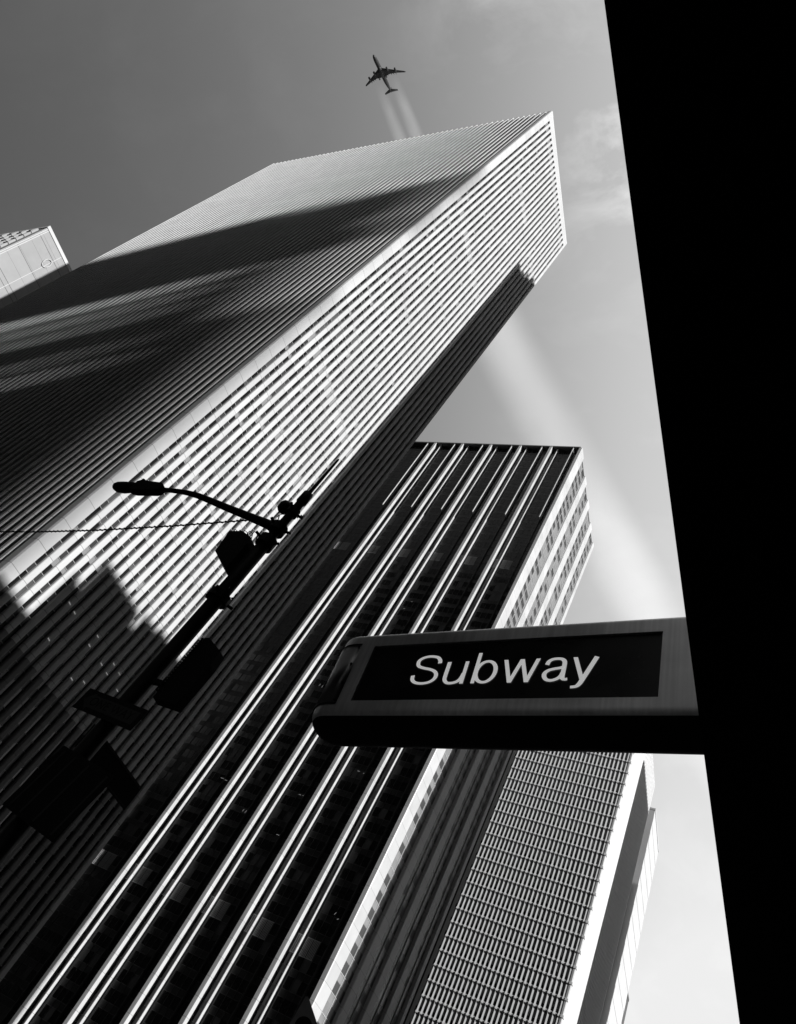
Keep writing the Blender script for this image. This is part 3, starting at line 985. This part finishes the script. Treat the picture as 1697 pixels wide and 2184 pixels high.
# ------------------------------------------------------------------ condensation trails (self-glowing volumes)
def trail(name, label, p0, p1, r0, r1, glow_strength, fade, seed):
    p0 = Vector(p0); p1 = Vector(p1); L = (p1 - p0).length
    m = bpy.data.materials.new('vapour_glow'); m.use_nodes = True
    nt = m.node_tree; N = nt.nodes; K = nt.links
    N.remove(N['Principled BSDF'])
    out = N['Material Output']
    tc = N.new('ShaderNodeTexCoord')
    sx = N.new('ShaderNodeSeparateXYZ'); K.new(tc.outputs['Object'], sx.inputs[0])
    def math_(op, a, b=None, c=None):
        n = N.new('ShaderNodeMath'); n.operation = op
        for i, v in enumerate((a, b, c)):
            if v is None: continue
            if isinstance(v, (int, float)): n.inputs[i].default_value = v
            else: K.new(v, n.inputs[i])
        return n.outputs[0]
    y2 = math_('MULTIPLY', sx.outputs['Y'], sx.outputs['Y'])
    rho = math_('SQRT', math_('MULTIPLY_ADD', sx.outputs['Z'], sx.outputs['Z'], y2))
    rad = math_('MULTIPLY_ADD', sx.outputs['X'], (r1 - r0) / L, r0)
    q = math_('DIVIDE', rho, rad)
    f = math_('SUBTRACT', 1.0, math_('MULTIPLY', q, q)); f = math_('MAXIMUM', f, 0.0); f = math_('POWER', f, 1.3)
    fin = math_('DIVIDE', sx.outputs['X'], fade); fin = math_('MINIMUM', fin, 1.0); fin = math_('MAXIMUM', fin, 0.0)
    f = math_('MULTIPLY', f, fin)
    out_ = math_('DIVIDE', math_('SUBTRACT', L, sx.outputs['X']), L * .55); out_ = math_('MINIMUM', out_, 1.0)
    f = math_('MULTIPLY', f, out_)
    ns = N.new('ShaderNodeTexNoise'); ns.inputs['Scale'].default_value = 1.0 / (r0 * 2.5); ns.inputs['Detail'].default_value = 3
    mp = N.new('ShaderNodeMapping'); mp.inputs['Scale'].default_value = (.4, 1, 1); mp.inputs['Location'].default_value = (seed, 0, 0)
    K.new(tc.outputs['Object'], mp.inputs['Vector']); K.new(mp.outputs[0], ns.inputs['Vector'])
    f = math_('MULTIPLY', f, math_('MAXIMUM', math_('MULTIPLY_ADD', ns.outputs['Fac'], 2.2, -.1), 0.0))
    f = math_('DIVIDE', math_('MULTIPLY', f, glow_strength), rad)     # keeps the summed glow as the trail widens
    em = N.new('ShaderNodeEmission'); em.inputs['Color'].default_value = (1, 1, 1, 1)  # glow in place of sunlight scattered by the vapour
    K.new(f, em.inputs['Strength'])
    K.new(em.outputs[0], out.inputs['Volume'])
    mb = MB(); mb.tube([(0, 0, 0), (L, 0, 0)], [r0, r1], 24)
    o = obj(name, mb, m)
    d = (p1 - p0).normalized()
    o.matrix_world = Matrix.Translation(p0) @ d.to_track_quat('X', 'Z').to_matrix().to_4x4()
    tag(o, label, 'contrail', 'contrails behind the airplane')
    return o


ZH = 1057.75
A0 = Vector((-540.86 * 1.05775, 61.28 * 1.05775, ZH)); AX = Vector((.3079, .9514, 0)).normalized(); SD = Vector((.9514, -.3079, 0)).normalized(); AL = 50.56
def tp(s, side): return A0 + AX * (s * AL) + SD * (side * AL)
trail('contrail', 'left one of the two thin vapour trails behind the airplane', tp(.66, -.235), tp(5.5, -.78), .16 * AL, .40 * AL, .075, .7 * AL, 0)
trail('contrail', 'right one of the two thin vapour trails behind the airplane', tp(.72, .262), tp(5.5, -.24), .16 * AL, .40 * AL, .09, .7 * AL, 40)
trail('contrail', 'broad soft vapour trail between the towers, down to the sign', tp(3.5, -.58), tp(36, .45), .95 * AL, 1.9 * AL, .15, 2.0 * AL, 90)

# ------------------------------------------------------------------ buildings over the avenue that throw the shadows
SA, SE = .178, .42                                     # sun = (1, -SA, SE)
OX = 30.0
def oy(y, ox=OX): return y - SA * (ox + 69.0)
def oz(z, ox=OX): return z + SE * (ox + 69.0)


def slab_tower(name, label, cat, steps, depth=6.0, ox=OX):
    """steps: (y' from, y' to, z' top) as they fall on the plane x = -69"""
    y0 = oy(min(s[0] for s in steps), ox); y1 = oy(max(s[1] for s in steps), ox)
    b = Vector((ox + depth / 2, (y0 + y1) / 2, GZ))
    t = thing(name, label, cat, b, group='tall buildings across the avenue')
    mb = MB(b)
    for a, c, z in steps:
        mb.box(ox, ox + depth, oy(a, ox), oy(c, ox), GZ, oz(z, ox))
    obj('wall', mb, 'grey_facade', t)
    return t, b


# A: unseen tower, its floor gaps shaped to throw streaks of light
AX_ = 420.0
b = Vector((AX_ + 3, oy(0, AX_), GZ))
tA = thing('unseen_slotted_tower', 'unseen grey tower, floor gaps shaped to streak the shadow on the ribbed slab', 'skyscraper', b)
mb = MB(b)
lv = [(GZ - 300, 88), (91.5, 96), (99, 110.5), (113.8, 117.8), (121.4, 125.2), (130.2, 141), (142.2, 150), (151.5, 173)]
for z0, z1 in lv:
    mb.box(AX_, AX_ + 6, oy(-300, AX_), oy(29.5, AX_), max(GZ, oz(z0, AX_)), oz(z1, AX_))
mb.box(AX_, AX_ + 6, oy(29.5, AX_), oy(35.2, AX_), GZ, oz(100, AX_))
mb.box(AX_, AX_ + 6, oy(29.5, AX_), oy(33.2, AX_), oz(100.01, AX_), oz(130, AX_))
mb.box(AX_, AX_ + 6, oy(29.5, AX_), oy(35.4, AX_), oz(130.01, AX_), oz(141, AX_))
mb.box(AX_, AX_ + 6, oy(29.5, AX_), oy(34.4, AX_), oz(141.01, AX_), oz(150, AX_))
mb.box(AX_, AX_ + 6, oy(29.5, AX_), oy(35.2, AX_), oz(150.01, AX_), oz(167, AX_))
for y in range(-300, 30, 12):
    mb.box(AX_ + 2, AX_ + 4, oy(y + .01, AX_), oy(y + .6, AX_), GZ + 1, oz(172.9, AX_))
obj('wall', mb, 'grey_facade', tA)
slab_tower('stepped_building', 'grey stepped office building across the avenue', 'building',
           [(35.2, 36.4, 27), (36.4, 41.9, 29.8), (41.9, 42.55, 36.6), (42.55, 43.5, 35.9), (43.5, 51.5, 40.5), (51.5, 52.6, 38.8), (52.6, 55.5, 41.2), (55.5, 61.7, 41.9)])
slab_tower('slender_tower', 'grey slender tower with a notched roof across the avenue', 'skyscraper',
           [(61.7, 64.6, 179.2), (64.6, 66.3, 181.0), (66.3, 68.6, 184.0), (68.6, 71.5, 187.5), (71.5, 110, 188)])
slab_tower('low_block', 'grey low block across the avenue', 'building', [(110, 126.4, 55)])
slab_tower('broad_tower', 'grey broad tower across the avenue', 'skyscraper', [(145.6, 212, 124)], ox=10.0)
slab_tower('flat_roofed_tower', 'grey flat roofed tower across the avenue', 'skyscraper', [(261.2, 303, 170.8), (303, 312, 150)])

# unseen blocks added around the camera to keep sky light off the facades
for nm, lb, x0, x1, y0, y1, h in (
        ('corner_blocker', 'unseen dark block across the side street, added to cut sky light', -300, -66, -130, -24, 178),
        ('avenue_blocker', 'unseen dark block along the avenue, added to cut sky light', 30, 60, -29.9, 8.5, 122),
        ('tall_blocker', 'unseen very tall dark block along the avenue, added to cut sky light', 30, 60, -260, -30, 300),
        ('far_blocker', 'unseen low dark block across the avenue, added to cut sky light', 31, 60, 84.5, 122, 40),
        ('north_blocker', 'unseen dark block at the far end of the avenue, added to cut sky light', 31, 60, 196, 240, 98),
        ('end_blocker', 'unseen dark block closing the avenue far away, added to cut sky light', 31, 70, 296, 560, 75),
        ('rear_blocker', 'unseen tall dark block closing the avenue at the rear, added to cut sky light', -68, 12, -330, -270, 400),
        ('second_row_blocker', 'unseen tall dark block in the second row, added to cut sky light', 150, 170, 109, 173, 214),
        ('corner_tower_blocker', 'unseen dark tower behind the corner, added to cut sky light', -300, -200, -330, -131, 320)):
    b = Vector(((x0 + x1) / 2, (y0 + y1) / 2, GZ))
    t = thing(nm, lb, 'building', b)
    obj('wall', MB(b).box(x0, x1, y0, y1, GZ, h), 'dark_spandrel', t)

# ------------------------------------------------------------------ light
sv = Vector((1, -SA, SE)).normalized()
elev = math.asin(sv.z)
sd_ = bpy.data.lights.new('sun', 'SUN')
sd_.energy = 5.0
sd_.angle = R(.65)
sun = bpy.data.objects.new('sun', sd_)
COL.objects.link(sun)
sun.rotation_euler = sv.to_track_quat('Z', 'Y').to_euler()
sun.location = (40, -20, 60)

w = bpy.data.worlds.new('World'); sc.world = w; w.use_nodes = True
nt = w.node_tree; N = nt.nodes; K = nt.links
bg = N['Background']
sky = N.new('ShaderNodeTexSky'); sky.sky_type = 'NISHITA'; sky.sun_disc = False
sky.sun_elevation = elev
sky.sun_rotation = math.atan2(sv.x, sv.y)             # measured clockwise from +Y
sky.air_density = 1.0; sky.dust_density = 1.0; sky.ozone_density = 1.0
sep = N.new('ShaderNodeSeparateColor'); K.new(sky.outputs[0], sep.inputs[0])
tc = N.new('ShaderNodeTexCoord')


def wm(op, a, b=None, c=None):
    n = N.new('ShaderNodeMath'); n.operation = op
    for i, v in enumerate((a, b, c)):
        if v is None: continue
        if isinstance(v, (int, float)): n.inputs[i].default_value = v
        else: K.new(v, n.inputs[i])
    return n.outputs[0]


SKYC = (1.19, 2.76, .47, 1.69)                        # log-linear correction of the red-filtered sky (deepest opposite the sun)
sxyz = N.new('ShaderNodeSeparateXYZ'); K.new(tc.outputs['Generated'], sxyz.inputs[0])
ee = wm('ADD', wm('MULTIPLY', wm('SMOOTH_MIN', sxyz.outputs['X'], .02, .3), SKYC[1]), SKYC[0])
zz = wm('MAXIMUM', sxyz.outputs['Z'], 0.0)
east = wm('MULTIPLY', wm('SMOOTH_MAX', wm('MULTIPLY_ADD', zz, .06, sxyz.outputs['X']), 0.0, .3), wm('MULTIPLY_ADD', wm('MULTIPLY', zz, zz), 13.0, 1.0))
ee = wm('SUBTRACT', ee, east)
ee = wm('MULTIPLY_ADD', sxyz.outputs['Y'], SKYC[2], ee)
ee = wm('MULTIPLY_ADD', wm('MAXIMUM', sxyz.outputs['Z'], 0.0), SKYC[3], ee)
val = wm('MULTIPLY', sep.outputs[0], wm('EXPONENT', wm('MINIMUM', ee, 2.6)))
val = wm('MINIMUM', val, 8.6)
# faint wisps of cloud
mp = N.new('ShaderNodeMapping'); mp.inputs['Scale'].default_value = (1, 1.6, 1.4)
K.new(tc.outputs['Generated'], mp.inputs['Vector'])
ns = N.new('ShaderNodeTexNoise'); ns.inputs['Scale'].default_value = 7.5; ns.inputs['Detail'].default_value = 7
ns.inputs['Roughness'].default_value = .6; ns.inputs['Distortion'].default_value = .3
K.new(mp.outputs[0], ns.inputs['Vector'])
cl = wm('MULTIPLY', wm('MAXIMUM', wm('SUBTRACT', ns.outputs['Fac'], .47), 0), 1.5)
def blob(d, k):
    n = N.new('ShaderNodeVectorMath'); n.operation = 'DOT_PRODUCT'; n.inputs[1].default_value = Vector(d).normalized()
    K.new(tc.outputs['Generated'], n.inputs[0])
    return wm('EXPONENT', wm('MULTIPLY', wm('SUBTRACT', n.outputs['Value'], 1.0), k))


bl = wm('ADD', wm('ADD', wm('MULTIPLY', blob((-.197, .217, .956), 260), 2.1), wm('MULTIPLY', blob((-.33, -.02, .94), 220), 1.3)), .18)
val = wm('MULTIPLY', val, wm('MULTIPLY_ADD', cl, bl, 1.0))
cc = N.new('ShaderNodeCombineColor')
for i in range(3): K.new(val, cc.inputs[i])
K.new(cc.outputs[0], bg.inputs['Color'])
bg.inputs['Strength'].default_value = .1

# ------------------------------------------------------------------ render settings
sc.render.engine = 'CYCLES'
sc.render.resolution_x, sc.render.resolution_y = W_, H_
sc.view_settings.view_transform = 'Standard'
sc.view_settings.look = 'None'
sc.view_settings.exposure = 0
sc.view_settings.gamma = 1
sc.cycles.use_denoising = True
sc.cycles.max_bounces = 5
sc.cycles.diffuse_bounces = 1
sc.cycles.glossy_bounces = 2
sc.cycles.volume_max_steps = 256
sc.cycles.volume_step_rate = 2.0
